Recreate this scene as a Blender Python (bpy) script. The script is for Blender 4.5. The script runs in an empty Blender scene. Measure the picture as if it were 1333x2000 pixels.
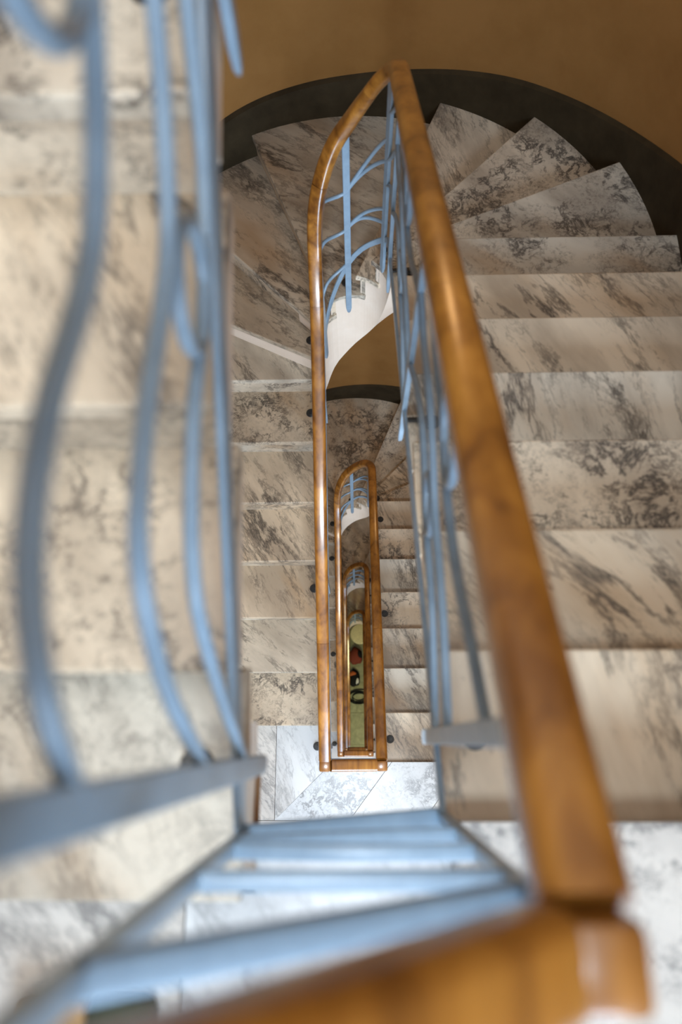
import bpy, bmesh, math, random
from mathutils import Vector, Matrix
random.seed(7)
C = bpy.context.scene
COL = C.collection
PI = math.pi

# ------------------------------------------------------------------ camera
RM = Matrix(((0.9997375, 0.0074177, 0.0216759),
             (-0.0003877, 0.9514755, -0.3077244),
             (-0.0229067, 0.3076352, 0.9512286)))
cam_d = bpy.data.cameras.new('camera')
cam = bpy.data.objects.new('camera', cam_d); COL.objects.link(cam)
cam.matrix_world = RM.to_4x4()
cam_d.sensor_fit = 'HORIZONTAL'; cam_d.sensor_width = 36.0
cam_d.lens = 1378.4 / 1333 * 36
cam_d.clip_start = 0.02; cam_d.clip_end = 100
cam_d.dof.use_dof = True
cam_d.dof.focus_distance = 4.3
cam_d.dof.aperture_fstop = 2.8
C.camera = cam

# ------------------------------------------------------------------ world, lights, exposure
w = bpy.data.worlds.new('world'); C.world = w; w.use_nodes = True
w.node_tree.nodes['Background'].inputs[0].default_value = (0.62, 0.76, 1.0, 1)
w.node_tree.nodes['Background'].inputs[1].default_value = 1.0
C.view_settings.view_transform = 'Standard'; C.view_settings.look = 'None'
C.view_settings.gamma = 1.0; C.view_settings.use_curve_mapping = False
C.view_settings.exposure = 0.0

HA = 1.2524          # landing floor below the camera
H = 3.3257           # storey height
R_ = 0.165           # rise of a step
G = 0.29665          # going of a step
YR, YL = -0.1253, 0.0834
DW = (H - 14*R_)/7   # rise of a winder
SL = R_/G
YF = -1.95           # landing wall

def area(name, loc, size, power, color, rot):
    d = bpy.data.lights.new(name, 'AREA'); d.shape = 'RECTANGLE'; d.size, d.size_y = size
    d.energy = power; d.color = color
    o = bpy.data.objects.new(name, d); o.location = loc; o.rotation_euler = rot; COL.objects.link(o); return o
def point(name, loc, power, color, rad):
    d = bpy.data.lights.new(name, 'POINT'); d.energy = power; d.color = color; d.shadow_soft_size = rad
    o = bpy.data.objects.new(name, d); o.location = loc; COL.objects.link(o); return o
WX0, WX1 = -0.15, 1.15                    # window opening on each landing
WIN_Z = (0.75, 2.30)                      # above the landing floor
WP = {-1: 50, 0: 120, 1: 140, 2: 100, 3: 50, 4: 20}
for n in range(-1, 5):
    zl = -HA - n*H
    area('window_daylight', ((WX0+WX1)/2, YF-0.12, zl+sum(WIN_Z)/2), (WX1-WX0, WIN_Z[1]-WIN_Z[0]), WP[n],
         (0.60, 0.78, 1.0), (PI/2, 0, 0))
area('skylight', (-0.45, 0.7, -HA+H+R_+2.88), (1.5, 2.6), 170, (0.84, 0.92, 1.0), (0, 0, 0))
def disc(name, loc, size, power, color):
    d = bpy.data.lights.new(name, 'AREA'); d.shape = 'RECTANGLE'; d.size, d.size_y = size; d.energy = power; d.color = color
    o = bpy.data.objects.new(name, d); o.location = loc; COL.objects.link(o); return o
LAMP = {-1: (7, (1.0, 0.93, 0.85)), 0: (46, (0.76, 0.88, 1.0)), 1: (46, (0.84, 0.92, 1.0)), 2: (28, (1.0, 0.92, 0.80)), 3: (13, (1.0, 0.84, 0.55)), 4: (44, (0.95, 0.92, 0.50))}
for n in range(-1, 5):
    zl = -HA - n*H
    disc('ceiling_lamp', (-0.02, -0.66 if n == 0 else -0.36, zl+H-0.17 + (R_ if n == 0 else 0)), (0.36, 0.50 if n == 0 else 0.36), *LAMP[n])

for n in range(0, 4):
    point('wall_lamp', (0.35, 2.95, -HA - n*H + 0.35), (4.0, 3.6, 2.0, 1.5)[n], (1.0, 0.60, 0.26), 0.05)

# ------------------------------------------------------------------ materials
def nt(name):
    m = bpy.data.materials.new(name); m.use_nodes = True
    t = m.node_tree; b = t.nodes['Principled BSDF']
    return m, t, b
def N(t, typ, **kw):
    n = t.nodes.new(typ)
    for k, v in kw.items():
        if k.startswith('i_'):
            n.inputs[k[2:].replace('_', ' ')].default_value = v
        else: setattr(n, k, v)
    return n
def L(t, a, b): t.links.new(a, b)
def mathn(t, op, a, b=None, clamp=False):
    n = t.nodes.new('ShaderNodeMath'); n.operation = op; n.use_clamp = clamp
    for i, v in enumerate((a, b)):
        if v is None: continue
        if isinstance(v, (int, float)): n.inputs[i].default_value = v
        else: L(t, v, n.inputs[i])
    return n.outputs[0]
def mixc(t, f, a, b, mode='MIX'):
    n = t.nodes.new('ShaderNodeMix'); n.data_type = 'RGBA'; n.blend_type = mode
    for i, v in ((0, f), (6, a), (7, b)):
        if isinstance(v, (int, float)): n.inputs[i].default_value = v
        elif isinstance(v, tuple): n.inputs[i].default_value = v
        else: L(t, v, n.inputs[i])
    return n.outputs[2]
def ramp(t, fac, stops):
    n = t.nodes.new('ShaderNodeValToRGB'); e = n.color_ramp.elements
    while len(e) < len(stops): e.new(0.5)
    for i, (p, c) in enumerate(stops):
        e[i].position = p; e[i].color = c if isinstance(c, tuple) else (c, c, c, 1)
    L(t, fac, n.inputs[0]); return n.outputs[0]

def marble(name, base, light, vein, amt=1.0, rough=0.28, stain=(0.46, 0.28, 0.13, 1)):
    m, t, b = nt(name)
    oi = N(t, 'ShaderNodeObjectInfo'); tc = N(t, 'ShaderNodeTexCoord')
    rnd = oi.outputs['Random']
    off = mathn(t, 'MULTIPLY', rnd, 57.0)
    comb = N(t, 'ShaderNodeCombineXYZ'); L(t, off, comb.inputs[0]); L(t, off, comb.inputs[1]); L(t, off, comb.inputs[2])
    ang = N(t, 'ShaderNodeVectorRotate', rotation_type='Z_AXIS'); L(t, tc.outputs['Object'], ang.inputs['Vector'])
    r2 = mathn(t, 'FRACT', mathn(t, 'MULTIPLY', rnd, 13.7))
    L(t, mathn(t, 'ADD', mathn(t, 'MULTIPLY', r2, 0.9), -1.05), ang.inputs['Angle'])
    sc = N(t, 'ShaderNodeMapping'); sc.inputs['Scale'].default_value = (1.0, 0.30, 1.0)
    L(t, ang.outputs[0], sc.inputs[0])
    addv = N(t, 'ShaderNodeVectorMath', operation='ADD'); L(t, sc.outputs[0], addv.inputs[0]); L(t, comb.outputs[0], addv.inputs[1])
    iso = N(t, 'ShaderNodeVectorMath', operation='ADD'); L(t, tc.outputs['Object'], iso.inputs[0]); L(t, comb.outputs[0], iso.inputs[1])
    def vein_layer(vec, scale, detail, rough_, dist, mlo, mhi, wmax, mscale):
        n_ = N(t, 'ShaderNodeTexNoise', i_Scale=scale, i_Detail=detail, i_Roughness=rough_, i_Distortion=dist); L(t, vec, n_.inputs['Vector'])
        m_ = N(t, 'ShaderNodeTexNoise', i_Scale=mscale, i_Detail=5.0, i_Roughness=0.65); L(t, vec, m_.inputs['Vector'])
        w_ = ramp(t, m_.outputs[0], [(mlo, 0.0), (mhi, 1.0)])
        d_ = mathn(t, 'ABSOLUTE', mathn(t, 'SUBTRACT', n_.outputs[0], 0.5))
        q_ = mathn(t, 'DIVIDE', d_, mathn(t, 'ADD', mathn(t, 'MULTIPLY', w_, wmax), 0.0008))
        v_ = mathn(t, 'SUBTRACT', 1.0, q_, True)
        return mathn(t, 'MULTIPLY', v_, w_)
    A_ = vein_layer(addv.outputs[0], 9.0, 12.0, 0.68, 0.25, 0.42, 0.62, 0.060, 5.0)
    A2 = vein_layer(addv.outputs[0], 22.0, 8.0, 0.7, 0.3, 0.46, 0.64, 0.10, 7.0)
    B_ = vein_layer(iso.outputs[0], 11.0, 14.0, 0.74, 0.4, 0.41, 0.58, 0.062, 4.5)
    sp = N(t, 'ShaderNodeTexNoise', i_Scale=70.0, i_Detail=6.0, i_Roughness=0.75); L(t, iso.outputs[0], sp.inputs['Vector'])
    n3 = N(t, 'ShaderNodeTexNoise', i_Scale=7.0, i_Detail=6.0, i_Roughness=0.7); L(t, iso.outputs[0], n3.inputs['Vector'])
    msk = ramp(t, n3.outputs[0], [(0.47, 0.0), (0.60, 1.0)])
    spk = mathn(t, 'MULTIPLY', ramp(t, sp.outputs[0], [(0.47, 0.0), (0.62, 1.0)]), msk)
    r3 = mathn(t, 'FRACT', mathn(t, 'MULTIPLY', rnd, 31.3))
    style = ramp(t, r3, [(0.50, 0.0), (0.62, 1.0)])
    a = mathn(t, 'MAXIMUM', mathn(t, 'MULTIPLY', A_, 0.9), mathn(t, 'MULTIPLY', A2, 0.75))
    bb = mathn(t, 'MAXIMUM', B_, mathn(t, 'MULTIPLY', spk, 0.65))
    mx = N(t, 'ShaderNodeMix'); L(t, style, mx.inputs[0]); L(t, a, mx.inputs[2]); L(t, bb, mx.inputs[3])
    # soft grey clouds along the streak direction
    n4 = N(t, 'ShaderNodeTexNoise', i_Scale=4.5, i_Detail=5.0, i_Roughness=0.6); L(t, addv.outputs[0], n4.inputs['Vector'])
    cl = ramp(t, n4.outputs[0], [(0.40, 0.0), (0.62, 1.0)])
    base_c = mixc(t, cl, light, base)
    r4 = ramp(t, mathn(t, 'FRACT', mathn(t, 'MULTIPLY', rnd, 77.7)), [(0.2, (1.0, 0.95, 0.88, 1)), (0.8, (0.93, 0.97, 1.0, 1))])
    base_c = mixc(t, 1.0, base_c, r4, 'MULTIPLY')
    st_ = N(t, 'ShaderNodeTexNoise', i_Scale=2.6, i_Detail=4.0, i_Roughness=0.6); L(t, addv.outputs[0], st_.inputs['Vector'])
    base_c = mixc(t, ramp(t, st_.outputs[0], [(0.54, 0.0), (0.72, 0.6)]), base_c, stain)
    bt = mathn(t, 'ADD', mathn(t, 'MULTIPLY', r2, 0.22), 0.84)
    base_c = mixc(t, 1.0, base_c, mixc(t, bt, (0, 0, 0, 1), (1, 1, 1, 1)), 'MULTIPLY')
    col = mixc(t, mathn(t, 'MULTIPLY', mx.outputs[0], amt, True), base_c, vein)
    L(t, col, b.inputs['Base Color'])
    b.inputs['Roughness'].default_value = rough
    b.inputs['Specular IOR Level'].default_value = 0.35
    return m
MARB = marble('marble_step', (0.47, 0.395, 0.305, 1), (0.75, 0.65, 0.51, 1), (0.05, 0.043, 0.038, 1), 1.0)
MARBL = marble('marble_landing', (0.58, 0.575, 0.56, 1), (0.74, 0.73, 0.70, 1), (0.11, 0.11, 0.11, 1), 0.8, 0.28, (0.50, 0.47, 0.42, 1))

def wood():
    m, t, b = nt('varnished_wood')
    tc = N(t, 'ShaderNodeTexCoord')
    mp = N(t, 'ShaderNodeMapping'); mp.inputs['Scale'].default_value = (26, 2.2, 26); L(t, tc.outputs['Object'], mp.inputs[0])
    n = N(t, 'ShaderNodeTexNoise', i_Scale=1.0, i_Detail=6.0, i_Roughness=0.6, i_Distortion=0.4); L(t, mp.outputs[0], n.inputs['Vector'])
    mp2 = N(t, 'ShaderNodeMapping'); mp2.inputs['Scale'].default_value = (9, 2.5, 9); L(t, tc.outputs['Object'], mp2.inputs[0])
    n2 = N(t, 'ShaderNodeTexNoise', i_Scale=1.0, i_Detail=3.0); L(t, mp2.outputs[0], n2.inputs['Vector'])
    c1 = ramp(t, n.outputs[0], [(0.28, (0.15, 0.050, 0.008, 1)), (0.5, (0.36, 0.145, 0.020, 1)), (0.72, (0.52, 0.235, 0.040, 1))])
    c2 = ramp(t, n2.outputs[0], [(0.32, (0.38, 0.30, 0.25, 1)), (0.60, (1, 1, 1, 1))])
    L(t, mixc(t, 0.85, c1, c2, 'MULTIPLY'), b.inputs['Base Color'])
    b.inputs['Roughness'].default_value = 0.38
    b.inputs['Coat Weight'].default_value = 1.0; b.inputs['Coat Roughness'].default_value = 0.20
    return m
WOOD = wood()
def paint(name, c1, c2, rough, metal=0.0, scale=14.0):
    m, t, b = nt(name)
    tc = N(t, 'ShaderNodeTexCoord')
    n = N(t, 'ShaderNodeTexNoise', i_Scale=scale, i_Detail=5.0, i_Roughness=0.65); L(t, tc.outputs['Object'], n.inputs['Vector'])
    L(t, ramp(t, n.outputs[0], [(0.35, c1), (0.65, c2)]), b.inputs['Base Color'])
    b.inputs['Roughness'].default_value = rough; b.inputs['Metallic'].default_value = metal
    if rough > 0.7: b.inputs['Specular IOR Level'].default_value = 0.12
    bp_ = N(t, 'ShaderNodeBump', i_Strength=0.12, i_Distance=0.002); L(t, n.outputs[0], bp_.inputs['Height']); L(t, bp_.outputs[0], b.inputs['Normal'])
    return m
BLUE = paint('blue_paint', (0.20, 0.285, 0.365, 1), (0.26, 0.36, 0.45, 1), 0.30)
IRON = paint('dark_iron', (0.015, 0.016, 0.016, 1), (0.035, 0.037, 0.036, 1), 0.45)
PLAST = paint('ochre_plaster', (0.29, 0.145, 0.042, 1), (0.34, 0.175, 0.055, 1), 0.85, scale=3.0)
STRING = paint('cream_plaster', (0.74, 0.62, 0.50, 1), (0.80, 0.69, 0.57, 1), 0.8, scale=5.0)
SKIRT = paint('dark_skirting_paint', (0.034, 0.025, 0.013, 1), (0.054, 0.040, 0.021, 1), 0.75, scale=6.0)
FLOORM = paint('greenish_stone', (0.20, 0.21, 0.11, 1), (0.33, 0.33, 0.19, 1), 0.5, scale=9.0)
def fabric(name, c, rough=0.8): return paint(name, tuple(x*0.8 for x in c[:3])+(1,), c, rough, scale=30.0)

# ------------------------------------------------------------------ helpers
def props(o, label=None, cat=None, group=None, kind=None):
    if label: o['label'] = label
    if cat: o['category'] = cat
    if group: o['group'] = group
    if kind: o['kind'] = kind
    return o
def link(name, bm, mat, parent=None, smooth=False, recentre=True):
    me = bpy.data.meshes.new(name)
    c = Vector((0, 0, 0))
    if recentre and bm.verts:
        lo = Vector([min(v.co[i] for v in bm.verts) for i in range(3)]); hi = Vector([max(v.co[i] for v in bm.verts) for i in range(3)])
        c = (lo+hi)/2
        bmesh.ops.translate(bm, verts=bm.verts, vec=-c)
    bmesh.ops.recalc_face_normals(bm, faces=bm.faces)
    bm.to_mesh(me); bm.free()
    me.materials.append(mat)
    if smooth:
        for p in me.polygons: p.use_smooth = True
        me.set_sharp_from_angle(angle=math.radians(40))
    o = bpy.data.objects.new(name, me); COL.objects.link(o)
    if parent:
        o.parent = parent
        pw = Vector(parent.get('_w', parent.location)); o.location = c - pw
        # world position kept for grandchildren
        o['_w'] = tuple(c)
    else:
        o.location = c; o['_w'] = tuple(c)
    return o
def empty(name, loc):
    o = bpy.data.objects.new(name, None); COL.objects.link(o); o.location = loc; o.empty_display_size = 0.1
    o['_w'] = tuple(loc); return o
def prism(poly, z0, z1, bevel=0.0, bm=None):
    bm2 = bmesh.new()
    lo = [bm2.verts.new((x, y, z0)) for x, y in poly]; hi = [bm2.verts.new((x, y, z1)) for x, y in poly]
    n = len(poly)
    bm2.faces.new(list(reversed(lo))); top = bm2.faces.new(hi)
    for i in range(n): bm2.faces.new((lo[i], lo[(i+1) % n], hi[(i+1) % n], hi[i]))
    if bevel:
        bmesh.ops.bevel(bm2, geom=list(top.edges), offset=bevel, segments=2, profile=0.5, affect='EDGES')
    if bm is None: return bm2
    tmp = bpy.data.meshes.new('t'); bm2.to_mesh(tmp); bm2.free(); bm.from_mesh(tmp); bpy.data.meshes.remove(tmp); return bm
def box(x0, x1, y0, y1, z0, z1, bevel=0.0, bm=None):
    bm2 = bmesh.new(); bmesh.ops.create_cube(bm2, size=1)
    for v in bm2.verts: v.co = Vector((x0+(v.co.x+.5)*(x1-x0), y0+(v.co.y+.5)*(y1-y0), z0+(v.co.z+.5)*(z1-z0)))
    if bevel: bmesh.ops.bevel(bm2, geom=list(bm2.edges), offset=bevel, segments=2, profile=0.5, affect='EDGES')
    if bm is None: return bm2
    tmp = bpy.data.meshes.new('t'); bm2.to_mesh(tmp); bm2.free(); bm.from_mesh(tmp); bpy.data.meshes.remove(tmp); return bm
def sweep(pts, prof, closed=False, side=None, bm=None):
    """prof: list of (s,u); s horizontal sideways, u up-normal."""
    bm = bm or bmesh.new(); rings = []; n = len(pts); last = side
    for i in range(n):
        if closed: T = Vector(pts[(i+1) % n]) - Vector(pts[i-1])
        else: T = Vector(pts[min(i+1, n-1)]) - Vector(pts[max(i-1, 0)])
        T.normalize()
        S = T.cross(Vector((0, 0, 1)))
        if S.length < 0.08: S = last or Vector((1, 0, 0))
        S = (S - T*S.dot(T)).normalized()
        if last is not None and last.dot(S) < 0 and not closed and side is not None: S = -S
        last = S
        U = S.cross(T).normalized()
        if U.z < 0 and abs(U.z) > 0.02 and side is None: U = -U
        P = Vector(pts[i])
        rings.append([bm.verts.new(P + S*a + U*b) for a, b in prof])
    m = len(prof)
    for i in range(n if closed else n-1):
        A, B = rings[i], rings[(i+1) % n]
        for j in range(m): bm.faces.new((A[j], A[(j+1) % m], B[(j+1) % m], B[j]))
    if not closed:
        bm.faces.new(list(reversed(rings[0]))); bm.faces.new(rings[-1])
    return bm
def rrect(wd, ht, r, n=4, y0=None):
    out = []
    for cx, cy, a0 in ((wd/2-r, ht/2-r, 0), (-wd/2+r, ht/2-r, 90), (-wd/2+r, -ht/2+r, 180), (wd/2-r, -ht/2+r, 270)):
        for k in range(n+1):
            a = math.radians(a0 + 90*k/n); out.append((cx+r*math.cos(a), cy+r*math.sin(a)))
    return out
def circ(r, n=10): return [(r*math.cos(2*PI*k/n), r*math.sin(2*PI*k/n)) for k in range(n)]
def hermite(tab):
    xs = [a for a, _ in tab]; ys = [b for _, b in tab]; n = len(xs)
    ms = []
    for i in range(n):
        if i == 0: ms.append((ys[1]-ys[0])/(xs[1]-xs[0]))
        elif i == n-1: ms.append((ys[-1]-ys[-2])/(xs[-1]-xs[-2]))
        else: ms.append((ys[i+1]-ys[i-1])/(xs[i+1]-xs[i-1]))
    def f(x):
        if x <= xs[0]: return ys[0] + ms[0]*(x-xs[0])
        if x >= xs[-1]: return ys[-1] + ms[-1]*(x-xs[-1])
        i = max(k for k in range(n-1) if xs[k] <= x)
        h = xs[i+1]-xs[i]; t = (x-xs[i])/h
        return ((2*t**3-3*t*t+1)*ys[i] + (t**3-2*t*t+t)*h*ms[i] + (-2*t**3+3*t*t)*ys[i+1] + (t**3-t*t)*h*ms[i+1])
    return f

# ------------------------------------------------------------------ walls
WC = (0.0, 1.92); WR = 1.33
ZTOP = -HA + H + R_ + 2.9; ZBOT = -HA - 4*H
TH = 0.25
def wall_strip(pts, z0, z1, th):
    """pts: inner plan line; thickness outward = to the left-hand normal given as pairs."""
    bm = bmesh.new(); V = []
    for (a, b) in pts:
        V.append([bm.verts.new((a[0], a[1], z0)), bm.verts.new((a[0], a[1], z1)), bm.verts.new((b[0], b[1], z1)), bm.verts.new((b[0], b[1], z0))])
    for i in range(len(V)-1):
        A, B = V[i], V[i+1]
        for j in range(4): bm.faces.new((A[j], A[(j+1) % 4], B[(j+1) % 4], B[j]))
    bm.faces.new(V[0]); bm.faces.new(list(reversed(V[-1])))
    return bm
arc = [((WC[0]+WR*math.cos(a), WC[1]+WR*math.sin(a)), (WC[0]+(WR+TH)*math.cos(a), WC[1]+(WR+TH)*math.sin(a))) for a in [PI*k/72 for k in range(73)]]
props(link('wall_end', wall_strip(arc, ZBOT, ZTOP, TH), PLAST, smooth=True), 'curved ochre plaster wall around the turning end of the stairwell', None, None, 'structure')
props(link('wall_right', box(WR, WR+TH, YF, WC[1], ZBOT, ZTOP), PLAST), 'straight ochre wall beside the right flight', None, None, 'structure')
props(link('wall_left', box(-WR-TH, -WR, YF, WC[1], ZBOT, ZTOP), PLAST), 'straight ochre wall beside the left flight', None, None, 'structure')
bmf = bmesh.new(); X0, X1 = -WR-TH, WR+TH
box(X0, WX0, YF-0.2, YF, ZBOT, ZTOP, bm=bmf); box(WX1, X1, YF-0.2, YF, ZBOT, ZTOP, bm=bmf)
zprev = ZBOT
for n in range(4, -2, -1):
    zl = -HA - n*H
    box(WX0, WX1, YF-0.2, YF, zprev, zl+WIN_Z[0], bm=bmf); zprev = zl+WIN_Z[1]
box(WX0, WX1, YF-0.2, YF, zprev, ZTOP, bm=bmf)
props(link('wall_front', bmf, PLAST), 'ochre wall with landing windows behind the camera', None, None, 'structure')
props(link('ceiling', box(X0, X1, YF-0.2, WC[1]+WR+TH, ZTOP, ZTOP+0.2), STRING), 'cream ceiling above the top landing', None, None, 'structure')

# ground floor with paving slabs
gf = props(link('floor', box(-WR, WR, YF, WC[1]+WR, ZBOT-0.2, ZBOT-0.02), FLOORM), 'greenish stone ground floor at the bottom of the well', None, None, 'structure')
ys_ = [-0.68, -0.08, 0.52, 1.12, 1.72, 2.32]
for i in range(5):
    for (xa, xb) in ((-0.72, -0.02), (-0.02, 0.68)):
        sh = 0.35 if i % 2 else 0.0
        link('stone_slab', box(xa+sh+0.003, xb+sh-0.003, ys_[i]+0.003, ys_[i+1]-0.003, ZBOT-0.02, ZBOT, 0.003), FLOORM, gf)

# ------------------------------------------------------------------ stairs
SLAB = 0.032; OV = 0.022
ORD = ['uppermost', 'first', 'second', 'third', 'lowest']
XIN = {}           # well planes of the railing per storey: (right plane, left plane)
def planes(n):
    if n < 0: return (0.138, -0.150)
    if n == 0: return (0.138, -0.166)
    return (0.120, -0.166)
# winder edges (inner point, outer point) in the well plan
WE = [((0.15, 1.951), (1.325, 1.951)),
      ((0.135, 2.022), (1.215, 2.477)),
      ((0.075, 2.070), (0.905, 2.915)),
      ((0.005, 2.092), (0.470, 3.20)),
      ((-0.125, 2.045), (-0.575, 3.165)),
      ((-0.165, 1.985), (-0.98, 2.80)),
      ((-0.180, 1.890), (-1.20, 2.38)),
      ((-0.180, 1.863), (-1.325, 1.863))]
def arcpts(p0, p1, c, r, n):
    a0 = math.atan2(p0[1]-c[1], p0[0]-c[0]); a1 = math.atan2(p1[1]-c[1], p1[0]-c[0])
    if a0 < -1.5: a0 += 2*PI
    if a1 < -1.5: a1 += 2*PI
    if a1 < a0 - 3: a1 += 2*PI
    return [(c[0]+r*math.cos(a0+(a1-a0)*k/n), c[1]+r*math.sin(a0+(a1-a0)*k/n)) for k in range(n+1)]
def shiftline(e, d):
    """move an edge forward (descending direction = increasing angle) by d"""
    (a, b) = e; vx, vy = b[0]-a[0], b[1]-a[1]; l = math.hypot(vx, vy); nx, ny = -vy/l, vx/l
    return ((a[0]+nx*d, a[1]+ny*d), (b[0]+nx*d, b[1]+ny*d))
def tread(st, poly, zt): return link('tread', prism(poly, zt-SLAB, zt, 0.006), MARB, st)

def build_flight(n):
    zn = -HA - n*H if n >= 0 else -HA + 15*R_ + 7*DW
    xr, xl = planes(n); ir, il = xr+0.016, xl-0.016
    c_in = ((ir+il)/2, 1.93); r_in = (ir-il)/2
    st = empty('staircase', (0, 0.8, zn - H))
    lab = {-1: 'nearest marble steps on the left climbing from the landing at the camera',
           0: 'marble flight from the camera\'s landing round the curved end to the sharp landing',
           1: 'second marble flight down, seen inside the first wooden handrail loop',
           2: 'third marble flight down, seen through the second handrail loop',
           3: 'lowest marble flight, tiny, ending at the greenish ground floor'}[n]
    props(st, lab, 'stairs', 'marble stair flights around the narrow well')
    WO = WR - 0.004
    # right flight treads
    if True:
        for k in range(1, 8):
            tread(st, [(ir, YR+(k-1)*G-OV), (WO, YR+(k-1)*G-OV), (WO, YR+k*G), (ir, YR+k*G)], zn-k*R_)
            y = YR+(k-1)*G-OV
            link('riser', box(ir+0.013, WO, y-0.02, y+0.001, zn-k*R_, zn-(k-1)*R_-SLAB), MARB, st)
        y = YR+7*G-OV
        link('riser', box(ir+0.013, WO, y-0.02, y+0.001, zn-7*R_-DW, zn-7*R_-SLAB), MARB, st)
    zr = lambda i: zn-7*R_-i*DW              # level of winder tread i
    if n == -1:
        zbase = lambda i: -HA + 8*R_ + (7-i)*DW
        zr = zbase
    assert n >= 0 or abs(zr(0) - (zn-7*R_)) < 1e-6
    # winders
    for i in range(1, 8):
        e0 = shiftline(WE[i-1], -OV-0.022); e1 = WE[i]
        if i == 1: e0 = ((ir, YR+7*G-OV), (WO, YR+7*G-OV))
        inn = arcpts(e0[0], e1[0], c_in, r_in, 6); out = arcpts(e1[1], e0[1], WC, WO, 10)
        if i == 1: out = [(WC[0]+WO*math.cos(a), WC[1]+WO*math.sin(a)) for a in [math.atan2(e1[1][1]-WC[1], e1[1][0]-WC[0])*(1-q/8) for q in range(9)]] + [(WO, YR+7*G-OV)]; inn = [(ir, YR+7*G-OV)] + arcpts((ir, 1.94), e1[0], c_in, r_in, 4)
        if i == 7: inn = inn[:-1] + [(il, 1.863)]; out = [(-WO, 1.863)] + out[1:]
        tread(st, inn + out, zr(i))
        if i < 7:
            f = shiftline(WE[i], -OV+0.007)
            # riser below nosing i
            def clip(p, q, c, r):   # point on ray p->q at radius r from c
                vx, vy = q[0]-p[0], q[1]-p[1]; l = math.hypot(vx, vy); vx /= l; vy /= l
                bx_, by_ = p[0]-c[0], p[1]-c[1]; B = bx_*vx+by_*vy; Cc = bx_*bx_+by_*by_-r*r
                D = max(B*B-Cc, 0); t_ = -B+math.sqrt(D); return (p[0]+vx*t_, p[1]+vy*t_)
            a, b_ = f; b_ = clip(a, b_, WC, WO-0.002); a = clip(a, b_, c_in, r_in+0.013)
            g0 = shiftline((a, b_), -0.026)
            link('riser', prism([a, b_, g0[1], g0[0]], zr(i+1), zr(i)-SLAB), MARB, st)
    # left flight
    zb = zn - H if n >= 0 else -HA
    rows = [(m, YL+(m-1)*G, zb+m*R_) for m in range(1, 8)] if n >= 0 else [(m, YL+(m-2)*G, -HA+m*R_) for m in range(1, 9)]
    for j, (m, y, z) in enumerate(rows):
        if j < len(rows)-1:
            tread(st, [(-WO, y), (il, y), (il, y+G+OV), (-WO, y+G+OV)], z)
        bm = box(-WO, il-0.013, y+OV-0.006, y+OV+0.02, z-R_, z-SLAB)
        if j < 9: box(-WO, il-0.013, y+OV-0.015, y+OV-0.005, z-SLAB-0.014, z-SLAB, 0.003, bm=bm)
        link('riser', bm, MARB, st)
    # cream string wall and soffit as one band following the steps
    pts = []
    def add(x_, y_, xo, yo, zt, zb_): pts.append(((x_, y_, zt), (xo, yo, zt), (xo, yo, zb_), (x_, y_, zb_)))
    # under each tread its own stepped support, soffit smooth
    bm = bmesh.new()
    nose_r = lambda y: zn - (y-YR)/G*R_
    nose_l = lambda y: (zb + R_ + (y-YL)/G*R_) if n >= 0 else (-HA + 2*R_ + (y-YL)/G*R_)
    zc0, zc1 = nose_r(1.93), nose_l(1.93)
    soff = hermite([(-10, zc0-0.20), (0, zc0-0.24), (46, zr(2)-0.50), (97, zr(4)-0.54), (123, zr(4)-0.66), (150, zr(6)-0.52), (180, zr(7)-0.42), (190, zr(7)-0.40)])
    def col(x_, y_, xo, yo, zt, zlo):
        return [bm.verts.new((x_, y_, zt)), bm.verts.new((xo, yo, zt)), bm.verts.new((xo, yo, zlo)), bm.verts.new((x_, y_, zlo))]
    def seg(A, B):
        for j in range(4): bm.faces.new((A[j], A[(j+1) % 4], B[(j+1) % 4], B[j]))
    def block(a, b, zt, za, zb2):     # a,b = ((inner),(outer)) plan lines
        A = col(*a[0], *a[1], zt, za); B = col(*b[0], *b[1], zt, zb2)
        seg(A, B); bm.faces.new(A); bm.faces.new(list(reversed(B)))
    i2, o2 = ir+0.012, WO
    if True:
        for k in range(1, 8):
            ya, yb = YR+(k-1)*G-OV, YR+k*G-OV
            block(((i2, ya), (o2, ya)), ((i2, yb), (o2, yb)), zn-k*R_-SLAB, nose_r(ya)-0.20, nose_r(yb)-0.20 if k < 7 else soff(0))
    SOF = 0.20 if n >= 0 else 0.135
    j2 = il-(0.012 if n >= 0 else 0.003)
    for j, (m, y, z) in enumerate(rows[:-1]):
        last = j == len(rows)-2
        block(((j2, y+OV), (-WO, y+OV)), ((j2, y+OV+G), (-WO, y+OV+G)), z-SLAB, max(nose_l(y+OV)-SOF, (zb if n >= 0 else -HA)-0.05), min(nose_l(y+OV+G)-SOF, z-SLAB-0.02) if not last else soff(180))
    for i in range(1, 8):
        e0 = shiftline(WE[i-1], -OV); e1 = shiftline(WE[i], -OV)
        inn = arcpts(e0[0], e1[0], c_in, r_in+0.012, 5); out = arcpts(e0[1], e1[1], WC, WO, 5)
        for q in range(5):
            th0 = math.degrees(math.atan2(inn[q][1]-c_in[1], inn[q][0]-c_in[0])) % 360; th1 = math.degrees(math.atan2(inn[q+1][1]-c_in[1], inn[q+1][0]-c_in[0])) % 360
            if th0 > 270: th0 -= 360
            if th1 > 270: th1 -= 360
            block((inn[q], out[q]), (inn[q+1], out[q+1]), zr(i)-SLAB, soff(th0), soff(th1))
    bmesh.ops.remove_doubles(bm, verts=bm.verts, dist=0.0004)
    link('string_wall', bm, STRING, st)
    return st

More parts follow.
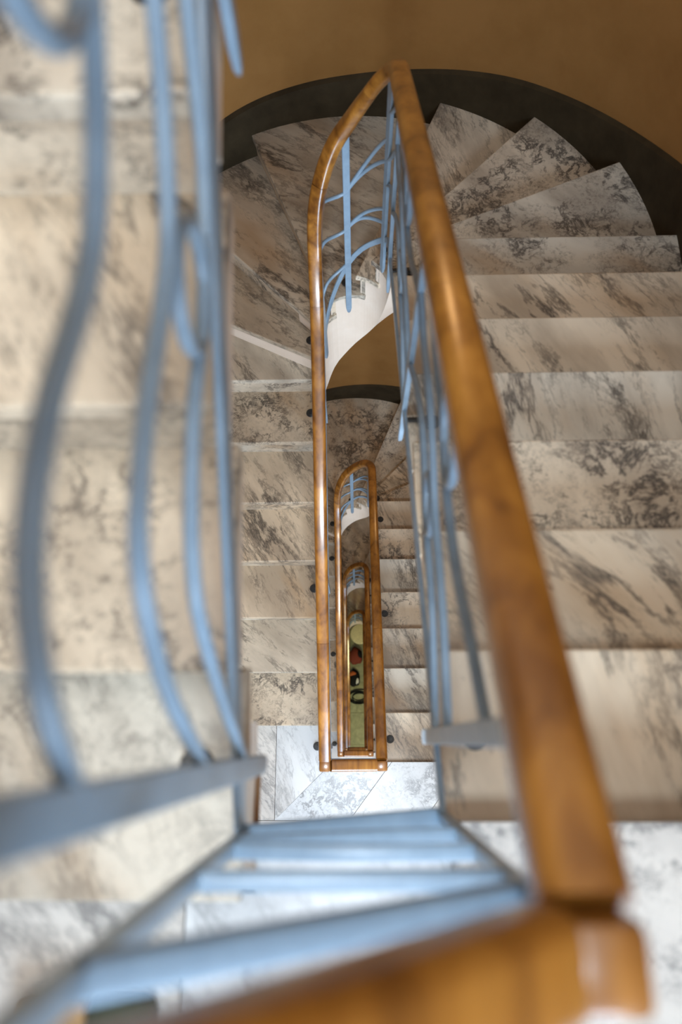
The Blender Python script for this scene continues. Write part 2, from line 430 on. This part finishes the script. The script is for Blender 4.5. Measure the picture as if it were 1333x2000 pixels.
# skirting boards following the stair along the walls
def wall_path(th_list): return [((WC[0]+WR*math.cos(a), WC[1]+WR*math.sin(a)), (WC[0]+(WR-0.022)*math.cos(a), WC[1]+(WR-0.022)*math.sin(a))) for a in th_list]
def skirt(n):
    zn = -HA - n*H; d0 = zn + HA
    top = hermite([(-8, -2.10), (0, -2.17), (9, -2.264), (19, -2.363), (29, -2.445), (42, -2.529), (55, -2.597), (66, -2.658), (77, -2.715), (89, -2.762), (101, -2.79), (113, -2.82), (121, -2.855), (135, -2.95), (154, -3.12), (180, -3.27), (186, -3.30)])
    bm = bmesh.new(); prev = None
    for k in range(61):
        a = PI*k/60; (wx, wy), (sx, sy) = wall_path([a])[0]
        zt = top(180*k/60) + d0; zl = zt - 0.62
        cur = [bm.verts.new(p) for p in ((wx, wy, zl), (wx, wy, zt+0.012), (sx, sy, zt), (sx, sy, zl))]
        if prev:
            for j in range(4): bm.faces.new((prev[j], prev[(j+1) % 4], cur[(j+1) % 4], cur[j]))
        else: bm.faces.new(cur)
        prev = cur
    bm.faces.new(list(reversed(prev)))
    props(link('baseboard_end', bm, SKIRT, smooth=True), None, None, 'dark curved skirting boards', 'structure')
    for sgn in (1, -1):
        bm = bmesh.new()
        if sgn > 0: ya, yb = YR, WC[1]; za, zb_ = -HA+0.22, -2.17
        else: ya, yb = YL, WC[1]; za, zb_ = -HA-H+R_+0.14, -3.27
        x0, x1 = sgn*WR, sgn*(WR-0.022)
        A = [bm.verts.new(q) for q in ((x0, ya, za+d0-0.6), (x0, ya, za+d0+.012), (x1, ya, za+d0), (x1, ya, za+d0-0.6))]
        B = [bm.verts.new(q) for q in ((x0, yb, zb_+d0-0.6), (x0, yb, zb_+d0+.012), (x1, yb, zb_+d0), (x1, yb, zb_+d0-0.6))]
        for j in range(4): bm.faces.new((A[j], A[(j+1) % 4], B[(j+1) % 4], B[j]))
        bm.faces.new(A); bm.faces.new(list(reversed(B)))
        props(link('baseboard_right' if sgn > 0 else 'baseboard_left', bm, SKIRT), None, None, 'dark straight skirting boards', 'structure')

# landings
def landing(n):
    z = -HA - n*H if n >= 0 else -HA+H+R_
    xr, xl = planes(n); xrr = xr+0.016
    xll = planes(n-1)[1]-0.016 if n > 0 else planes(-1)[1]-0.016
    yw = -0.140                                   # well end of the landing
    ylf = YL+OV if n > 0 else YL-G+OV
    T = 0.028; g_ = 0.0012
    bm = bmesh.new()
    box(-WR, WR, YF, yw-0.001, z-0.055, z-T, bm=bm)
    box(-WR, xll-0.012, yw-0.002, 0.03, z-0.055, z-T, bm=bm)
    base = link('floor', bm, STRING)
    props(base, {-1: 'marble landing overhead, above the camera', 0: 'marble landing beneath the camera at the bottom of the picture', 1: 'sharp marble landing with diagonal joints below the wooden end rail'}.get(n, 'small marble landing far down the stairwell'), None, 'marble landings', 'structure')
    bm = box(-WR, WR, YF, yw-0.004, z-0.15, z-0.056); box(-WR, xll-0.016, yw-0.005, -0.04, z-0.15, z-0.056, bm=bm)
    link('edge_beam', bm, PLAST, base)
    polys = []
    if n == 0:
        polys = [[(-WR, ylf), (-0.276, ylf), (-0.276, -0.60), (-WR, -0.60)],
                 [(-0.276, -0.233), (xll, -0.233), (xll, yw), (0.15, yw), (0.15, -0.60), (-0.276, -0.60)],
                 [(xrr, YR), (WR, YR), (WR, -0.60), (0.15, -0.60), (0.15, yw), (xrr, yw)]]
        polys[1] = [(-0.276, -0.233), (xll-0.0, -0.233), (xll, yw), (0.15, yw), (0.15, -0.60), (-0.276, -0.60)]
    else:
        yb = -0.457; xj = -0.505
        polys = [[(-WR, ylf), (xj, ylf), (xj, yb), (-WR, yb)],
                 [(xj, ylf), (xll, ylf), (xll, yw-0.012), (xj, yb)],
                 [(xll, yw), (0.205, yw), (0.205, YR), (-0.055, yb), (xj, yb), (xll, yw-0.012)],
                 [(xrr+0.05, YR), (0.66, YR), (0.385, yb), (-0.055, yb)],
                 [(0.66, YR), (1.04, YR), (0.79, yb), (0.385, yb)],
                 [(1.04, YR), (WR, YR), (WR, yb), (0.79, yb)]]
        polys[2] = [(xll, yw), (xrr, yw), (xrr, YR), (0.205, YR), (-0.055, yb), (xj, yb), (xll, yw-0.012)]
        polys[3] = [(0.205, YR), (0.66, YR), (0.385, yb), (-0.055, yb)]
    y0 = -0.60 if n == 0 else -0.457
    for xa, xb in ((-WR, -0.68), (-0.68, 0.0), (0.0, 0.68), (0.68, WR)):
        polys.append([(xa, y0), (xb, y0), (xb, -1.2), (xa, -1.2)]); polys.append([(xa, -1.2), (xb, -1.2), (xb, YF), (xa, YF)])
    for P in polys:
        cx = sum(q[0] for q in P)/len(P); cy = sum(q[1] for q in P)/len(P)
        P2 = [(q[0]+(g_ if q[0] < cx else -g_), q[1]+(g_ if q[1] < cy else -g_)) for q in P]
        link('marble_tile', prism(P2, z-T, z, 0.0012), MARBL, base)
    return base

# ------------------------------------------------------------------ railings
YC = 1.93
RAILP = rrect(0.060, 0.048, 0.016, 4)
def bracket(post, px, py, pz, nx, ny, ztread, rnd=0.026):
    """arm from the post to a rosette screwed on the tread"""
    bm = bmesh.new()
    cx, cy = px+nx*0.085, py+ny*0.085
    for (r, z0, z1) in ((rnd, 0, 0.006), (0.018, 0.006, 0.012), (0.008, 0.012, 0.020)):
        M = Matrix.Translation((cx, cy, ztread+(z0+z1)/2))
        bmesh.ops.create_cone(bm, cap_ends=True, segments=16, radius1=r, radius2=r*0.86, depth=z1-z0, matrix=M)
    sweep([(px+nx*0.004, py+ny*0.004, ztread+0.014), (px+nx*0.03, py+ny*0.03, ztread+0.016), (cx, cy, ztread+0.010)], rrect(0.016, 0.010, 0.003, 2), bm=bm)
    b = link('bracket', bm, IRON, post, smooth=True); b['label'] = 'dark iron rosette bracket'
    return b
def ipost(root, x, y, z0, z1, tx, ty, nx, ny, zt=None, wd=0.028, th=0.014, pointed=True):
    """flat bar; (tx,ty)=along railing, (nx,ny)=away from the well"""
    bm = bmesh.new()
    lev = [(z1, 1, 1), (z0+0.045, 1, 1), (z0+0.012, 0.62, 0.8), (z0, 0.25, 0.4)] if pointed else [(z1, 1, 1), (z0, 1, 1)]
    rings = []
    for z, a, b in lev:
        rings.append([bm.verts.new((x+tx*sx*wd/2*a+nx*sy*th/2*b, y+ty*sx*wd/2*a+ny*sy*th/2*b, z)) for sx, sy in ((-1, -1), (1, -1), (1, 1), (-1, 1))])
    bm.faces.new(rings[0]); bm.faces.new(list(reversed(rings[-1])))
    for A, B in zip(rings[:-1], rings[1:]):
        for j in range(4): bm.faces.new((A[j], A[(j+1) % 4], B[(j+1) % 4], B[j]))
    bmesh.ops.bevel(bm, geom=list(bm.edges), offset=0.0012, segments=1, affect='EDGES')
    p = link('post', bm, BLUE, root)
    if zt is not None: bracket(p, x, y, 0, nx, ny, zt)
    return p
# bar heights above the bottom rail over one panel (u from the lower post to the upper post)
B3 = hermite([(0, .005), (.01, .013), (.1, .155), (.17, .242), (.22, .256), (.27, .25), (.377, .214), (.477, .157), (.571, .123), (.675, .11), (.742, .139), (.85, .19), (1, .25)])
B2 = hermite([(0, .25), (.016, .265), (.083, .375), (.14, .419), (.18, .428), (.214, .422), (.302, .382), (.412, .315), (.481, .282), (.553, .275), (.625, .279), (.7, .305), (.85, .41), (1, .56)])
B1 = hermite([(0, .575), (.012, .584), (.053, .604), (.105, .611), (.158, .598), (.221, .565), (.302, .508), (.356, .476), (.42, .457), (.482, .448), (.54, .451), (.7, .50), (.85, .60), (1, .765)])
R3 = hermite([(0, .01), (.04, .026), (.24, .153), (.48, .223), (.59, .29), (.7, .33), (.85, .31), (1, .25)])
R2 = hermite([(0, .18), (.04, .21), (.21, .292), (.42, .352), (.56, .427), (.7, .48), (.85, .50), (1, .56)])
R1 = hermite([(0, .545), (.013, .537), (.12, .518), (.26, .488), (.41, .507), (.55, .57), (.7, .61), (.85, .68), (1, .765)])
def build_railing(n):
    zn = -HA - n*H; zb = zn - H; xr, xl = planes(n)
    cx = (xr+xl)/2; rad = (xr-xl)/2
    s1 = YC; s2 = YC + PI*rad
    def plan(s):
        if s <= s1: return (xr, s), (0, 1), (1, 0)
        if s <= s2:
            a = (s-s1)/rad; return (cx+rad*math.cos(a), YC+rad*math.sin(a)), (-math.sin(a), math.cos(a)), (math.cos(a), math.sin(a))
        return (xl, YC-(s-s2)), (0, -1), (-1, 0)
    sy = lambda Y: s2 + (YC - Y)            # left-side parameter of world Y
    sa = lambda d: s1 + rad*math.radians(d)
    nr = lambda y: zn - (y-YR)*SL
    if n >= 0: nl = lambda y: zb + R_ + (y-YL)*SL
    else: nl = lambda y: -HA + 2*R_ + (y-YL)*SL
    if n >= 0:
        o = zn + HA
        low = hermite([(-0.2, nr(-0.2)), (1.0, nr(1.0)), (1.80, nr(1.80)), (s1, nr(YC)), (sa(45), -2.53+o), (sa(90), -2.70+o), (sa(135), -2.99+o), (s2, -3.33+o), (sy(1.70), nl(1.70)), (sy(0.9), nl(0.9)), (sy(-0.2), nl(-0.2))])
        ral = hermite([(-0.2, nr(-0.2)+.775), (1.0, nr(1.0)+.775), (1.80, nr(1.80)+.775), (s1, -1.622+o), (sa(28), -1.69+o), (sa(48), -1.755+o), (sa(70), -1.855+o), (sa(90), -1.95+o), (sa(110), -2.03+o), (sa(126), -2.11+o), (sa(142), -2.20+o), (sa(156), -2.29+o), (s2, -2.49+o), (sy(1.70), nl(1.70)+.785), (sy(0.9), nl(0.9)+.785), (sy(-0.2), nl(-0.2)+.785)])
        s_start = -0.12
    else:
        low = lambda s: nl(YC-(s-s2)); ral = lambda s: nl(YC-(s-s2)) + .785
        s_start = sy(1.90)
    s_end = sy(-0.12)
    lab = {-1: 'blurred light blue scrolled iron railing rising past the left of the camera',
           0: 'light blue iron railing with amber handrail descending from the lower right corner of the picture',
           1: 'second railing down, brown wooden handrail looped inside the sharp one',
           2: 'third railing down, dark brown handrail loop',
           3: 'lowest railing, tiny dark handrail loop above the ground floor'}[n]
    root = empty('railing', (0, 0, zn - (H if n >= 0 else 0)))
    props(root, lab, 'railing', 'stair railings round the narrow well')
    def P(s, v, off=0.0):
        (x, y), t, nn = plan(s); return (x+nn[0]*off, y+nn[1]*off, low(s)+v*(ral(s)-low(s)-0.0)/0.775)
    step = 0.03
    def srange(a, b, st=step):
        k = max(2, int(abs(b-a)/st)+1); return [a+(b-a)*i/k for i in range(k+1)]
    # bottom rail (flat bar on edge)
    link('bottom_rail', sweep([P(s, 0, 0.009 if n < 0 else 0.0) for s in srange(s_start, s_end)], rrect(0.010, 0.046 if n < 0 else 0.024, 0.002, 1)), BLUE, root, smooth=True)
    link('flat_cap', sweep([P(s, 0.775-0.026) for s in srange(s_start, s_end)], rrect(0.030, 0.006, 0.002, 1)), BLUE, root, smooth=True)['label'] = 'blue flat iron under the handrail'
    # wooden handrail in joined lengths
    if n >= 0: cuts = [-0.098, 0.62, 1.80, sa(60), sa(140), sy(1.80), sy(0.45), sy(-0.092)]
    else: cuts = [s_start, sy(0.62), sy(-0.098)]
    for a, b in zip(cuts[:-1], cuts[1:]):
        link('handrail', sweep([P(s, 0.775) for s in srange(a+0.0006, b-0.0006, 0.02)], RAILP), WOOD, root, smooth=True)
    # posts
    posts = []
    def lv_r(y):
        k = math.floor((y-YR)/G)+1; return zn - k*R_
    def addpost(s, zt, foot=0.13):
        (x, y), t, nn = plan(s)
        ipost(root, x, y, min(low(s), zt)-(foot if n >= 0 else 0.112), ral(s)-0.03, t[0], t[1], nn[0], nn[1], zt)
        posts.append(s)
    if n >= 0:
        for y in (0.007, 0.897, 1.787): addpost(y, lv_r(y))
        addpost(sa(25), zn-7*R_-DW); addpost(sa(96), zn-7*R_-4*DW); addpost(sa(158), zn-7*R_-6*DW)
    for y in (1.745, 0.85 if n >= 0 else 0.835, -0.035):
        m = math.floor((y-YL)/G)+1
        if n >= 0: zt = zb + max(m, 0)*R_
        else: zt = -HA + (m+1)*R_
        addpost(sy(y), zt)
    # flowing bars, panel by panel
    prof = circ(0.0078, 10)
    FAN = [[(.26, .30), (.52, .42), (.70, .62)], [(.52, .46), (.42, .46), (.18, .24), (.10, .24)], [(.46, .75), (.24, .54), (.01, .26)], [(.26, .02), (.54, .26), (.75, .575)]]
    fan = 0
    for j, (a, b) in enumerate(zip(posts[:-1], posts[1:])):
        straight = (b-a) > 0.6
        left = a > s2-0.01
        if straight:
            lo, hi = (b, a) if left else (a, b)     # u runs with world Y
            fns = (B3, B2, B1) if left else (R3, R2, R1)
        else:
            lo, hi = a, b
            fns = [(lambda u, e=e: e[0]+(e[1]-e[0])*(u*u*(3-2*u)*0.6+u*0.4)) for e in FAN[fan]]; fan += 1
        for fn in fns:
            pts = [P(lo+(hi-lo)*u, fn(u)) for u in [q/40 for q in range(41)]]
            link('scroll_bar', sweep(pts, prof), BLUE, root, smooth=True)
        if straight:
            for (u0, v0, rr) in (((0.495, 0.196, 0.057), (0.48, 0.54, 0.071)) if left else ((0.47, 0.29, 0.057), (0.47, 0.60, 0.071))):
                cc = P(lo+(hi-lo)*u0, v0)
                bm = bmesh.new(); rings = []
                for q in range(32):
                    an = 2*PI*q/32; ring = []
                    for (c_, d_) in prof:
                        ring.append(bm.verts.new((cc[0]+c_, cc[1]+(rr+d_)*math.cos(an), cc[2]+(rr+d_)*math.sin(an))))
                    rings.append(ring)
                for i in range(32):
                    A, B = rings[i], rings[(i+1) % 32]
                    for k in range(10): bm.faces.new((A[k], A[(k+1) % 10], B[(k+1) % 10], B[k]))
                link('ring', bm, BLUE, root, smooth=True)
    # ---- end panel across the well at the landing above this flight
    if n >= 0:
        xl0 = planes(n-1)[1] if n > 0 else planes(-1)[1]
        ye = -0.12
        zl_low, zl_ral = ((zn+2*R_-R_*0 + (ye-YL)*SL), 0) if n == 0 else (zn + R_ + (ye-YL)*SL, 0)
        zrl = nr(ye)
        if n == 0: ends = [(-0.425, -0.650, 0.0105), (-0.70, -0.712, 0.0075), (-0.885, -0.880, 0.0075), (-0.935, -1.035, 0.0075), (-1.010, -1.262, 0.0105)]
        else: ends = [(zn+q, zn+q-0.01, 0.0075) for q in (0.60, 0.42, 0.26, 0.12)] + [(zl_low, zrl, 0.0105)]
        for k, (za, zb_, r) in enumerate(ends):
            pr = rrect(0.019, 0.009, 0.003, 2) if k < 4 else rrect(0.030, 0.010, 0.003, 2)
            if k == 0 and n == 0: pr = rrect(0.024, 0.014, 0.005, 3)
            pts = [(xl0+(xr-xl0)*q/12, ye, za+(zb_-za)*q/12) for q in range(13)]
            if k == 3 or k == 2: pts = [(x, y, z-0.012*math.sin(PI*i/12)*(1 if k == 3 else -1)) for i, (x, y, z) in enumerate(pts)]
            link('cross_bar', sweep(pts, pr), BLUE, root, smooth=True)
        for x_, zlo, zhi in ((xl0, (ends[4][0])-0.02, (-0.27 if n == 0 else zl_low+.74)), (xr, ends[4][1]-0.02, zrl+0.745)):
            ipost(root, x_, ye, zlo, zhi, 0, 1, 1, 0, None, 0.016, 0.016, False)
        # end handrail, its corner block beside the right rail
        if n == 0: a = (xl0+0.0295, ye, -0.225); b = (xr-0.033, ye, -0.458)
        else: a = (xl0+0.0295, ye, zl_low+.785); b = (xr-0.0285, ye, zrl+0.775)
        bm = sweep([a, tuple((a[i]+b[i])/2 for i in range(3)), b], RAILP)
        e = link('handrail', bm, WOOD, root, smooth=True); e['label'] = 'short handrail across the end of the well'
        zc = zrl+0.775
        bm = box(xr-0.029, xr+0.029, ye-0.030, ye+0.0215, zc-0.024+0.0, zc+0.022, 0.010)
        link('corner_block', bm, WOOD, root, smooth=True)
        if n > 0:
            zc = zl_low+0.785
            link('corner_block', box(xl0-0.029, xl0+0.029, ye-0.030, ye+0.027, zc-0.024, zc+0.022, 0.010), WOOD, root, smooth=True)
    if n == -1:
        zc = nl(-0.12)+0.785
        link('corner_block', box(xl-0.029, xl+0.029, -0.150, -0.0985, zc-0.024, zc+0.022, 0.010), WOOD, root, smooth=True)
    return root

for n in range(-1, 4):
    build_flight(n)
for n in range(0, 4):
    skirt(n)
for n in range(-1, 4):
    landing(n)
for n in range(-1, 4):
    build_railing(n)

# ------------------------------------------------------------------ things on the ground floor, far below
GZ = ZBOT
def lathe(prof, c, seg=32):
    bm = bmesh.new(); rings = []
    for r, z in prof: rings.append([bm.verts.new((c[0]+r*math.cos(2*PI*k/seg), c[1]+r*math.sin(2*PI*k/seg), c[2]+z)) for k in range(seg)])
    for A, B in zip(rings[:-1], rings[1:]):
        for k in range(seg): bm.faces.new((A[k], A[(k+1) % seg], B[(k+1) % seg], B[k]))
    bm.faces.new(list(reversed(rings[0]))); bm.faces.new(rings[-1]); return bm
CREAM = fabric('lit_patch_cream', (0.80, 0.72, 0.42, 1)); RED = fabric('dull_red_cloth', (0.22, 0.05, 0.03, 1)); BLK = fabric('black_cloth', (0.012, 0.012, 0.012, 1))
ORG = fabric('orange_cloth', (0.50, 0.13, 0.04, 1)); WHT = fabric('white_cloth', (0.70, 0.70, 0.66, 1))
TAN = fabric('tan_canvas', (0.42, 0.25, 0.10, 1)); GRN = fabric('dark_green_canvas', (0.030, 0.045, 0.022, 1))
t = empty('stand_in_stool', (0.06, 2.02, GZ)); props(t, 'pale cream round stool added in place of a brightly lit patch at the far end of the well', 'stand_in_stool')  # added object; its pale round seat stands for a lit patch of wall
link('seat', lathe([(0.16, 0.36), (0.20, 0.38), (0.205, 0.41), (0.19, 0.435), (0.10, 0.445)], (0.06, 2.02, GZ)), CREAM, t, smooth=True)
for a in (45, 135, 225, 315):
    link('leg', sweep([(0.06+0.15*math.cos(math.radians(a)), 2.02+0.15*math.sin(math.radians(a)), GZ), (0.06+0.11*math.cos(math.radians(a)), 2.02+0.11*math.sin(math.radians(a)), GZ+0.37)], circ(0.014, 8), side=Vector((1, 0, 0))), WOOD, t)
def sack(name, mat, c, sx, sy, sz, parent):
    bm = bmesh.new(); bmesh.ops.create_icosphere(bm, subdivisions=3, radius=1)
    for v in bm.verts:
        q = v.co; k = 1+0.10*math.sin(5*q.x+3*q.y)+0.06*math.sin(9*q.z+4*q.x)
        v.co = Vector((c[0]+q.x*sx*k, c[1]+q.y*sy*k, c[2]+max(q.z, -0.75)*sz+0.75*sz))
    return link(name, bm, mat, parent, smooth=True)
t = empty('red_bag', (-0.03, 1.62, GZ)); props(t, 'dull red bag with a black open top on the ground floor', 'bag')
sack('bag_body', RED, (-0.03, 1.62, GZ), 0.14, 0.17, 0.12, t); sack('dark_opening', BLK, (0.03, 1.64, GZ+0.12), 0.07, 0.09, 0.05, t)
t = empty('striped_shoe_bag', (-0.06, 1.2, GZ)); props(t, 'small orange and white bag on the ground floor between red bag and black coil', 'bag')
sack('bag_body', BLK, (-0.06, 1.19, GZ), 0.115, 0.17, 0.08, t); sack('orange_flap', ORG, (-0.085, 1.265, GZ+0.055), 0.085, 0.055, 0.05, t); sack('white_panel', WHT, (-0.01, 1.14, GZ+0.065), 0.042, 0.075, 0.04, t)
t = empty('cable_coil', (0.0, 0.82, GZ)); props(t, 'tangled black cable coil on the green ground floor', 'cable')
for k in range(5):
    rr = 0.10+0.02*k; pts = [(0.02+0.02*math.sin(k*2)+rr*1.2*math.cos(2*PI*q/24), 0.82+0.015*math.cos(k*3)+rr*0.75*math.sin(2*PI*q/24), GZ+0.012+0.008*k+0.006*math.sin(q+k)) for q in range(24)]
    link('cable_loop', sweep(pts, circ(0.009, 6), closed=True), BLK, t, smooth=True)
# satchel on the camera's landing, bottom left
t = empty('satchel', (-0.42, -0.52, -HA)); props(t, 'tan and dark green canvas satchel lying on the landing at the bottom left', 'bag')
link('green_body', box(-0.405, -0.305, -0.70, -0.365, -HA, -HA+0.05, 0.018), GRN, t, smooth=True)
link('tan_body', box(-0.52, -0.405, -0.70, -0.365, -HA, -HA+0.05, 0.018), TAN, t, smooth=True)

for o in list(bpy.data.objects):
    if '_w' in o: del o['_w']
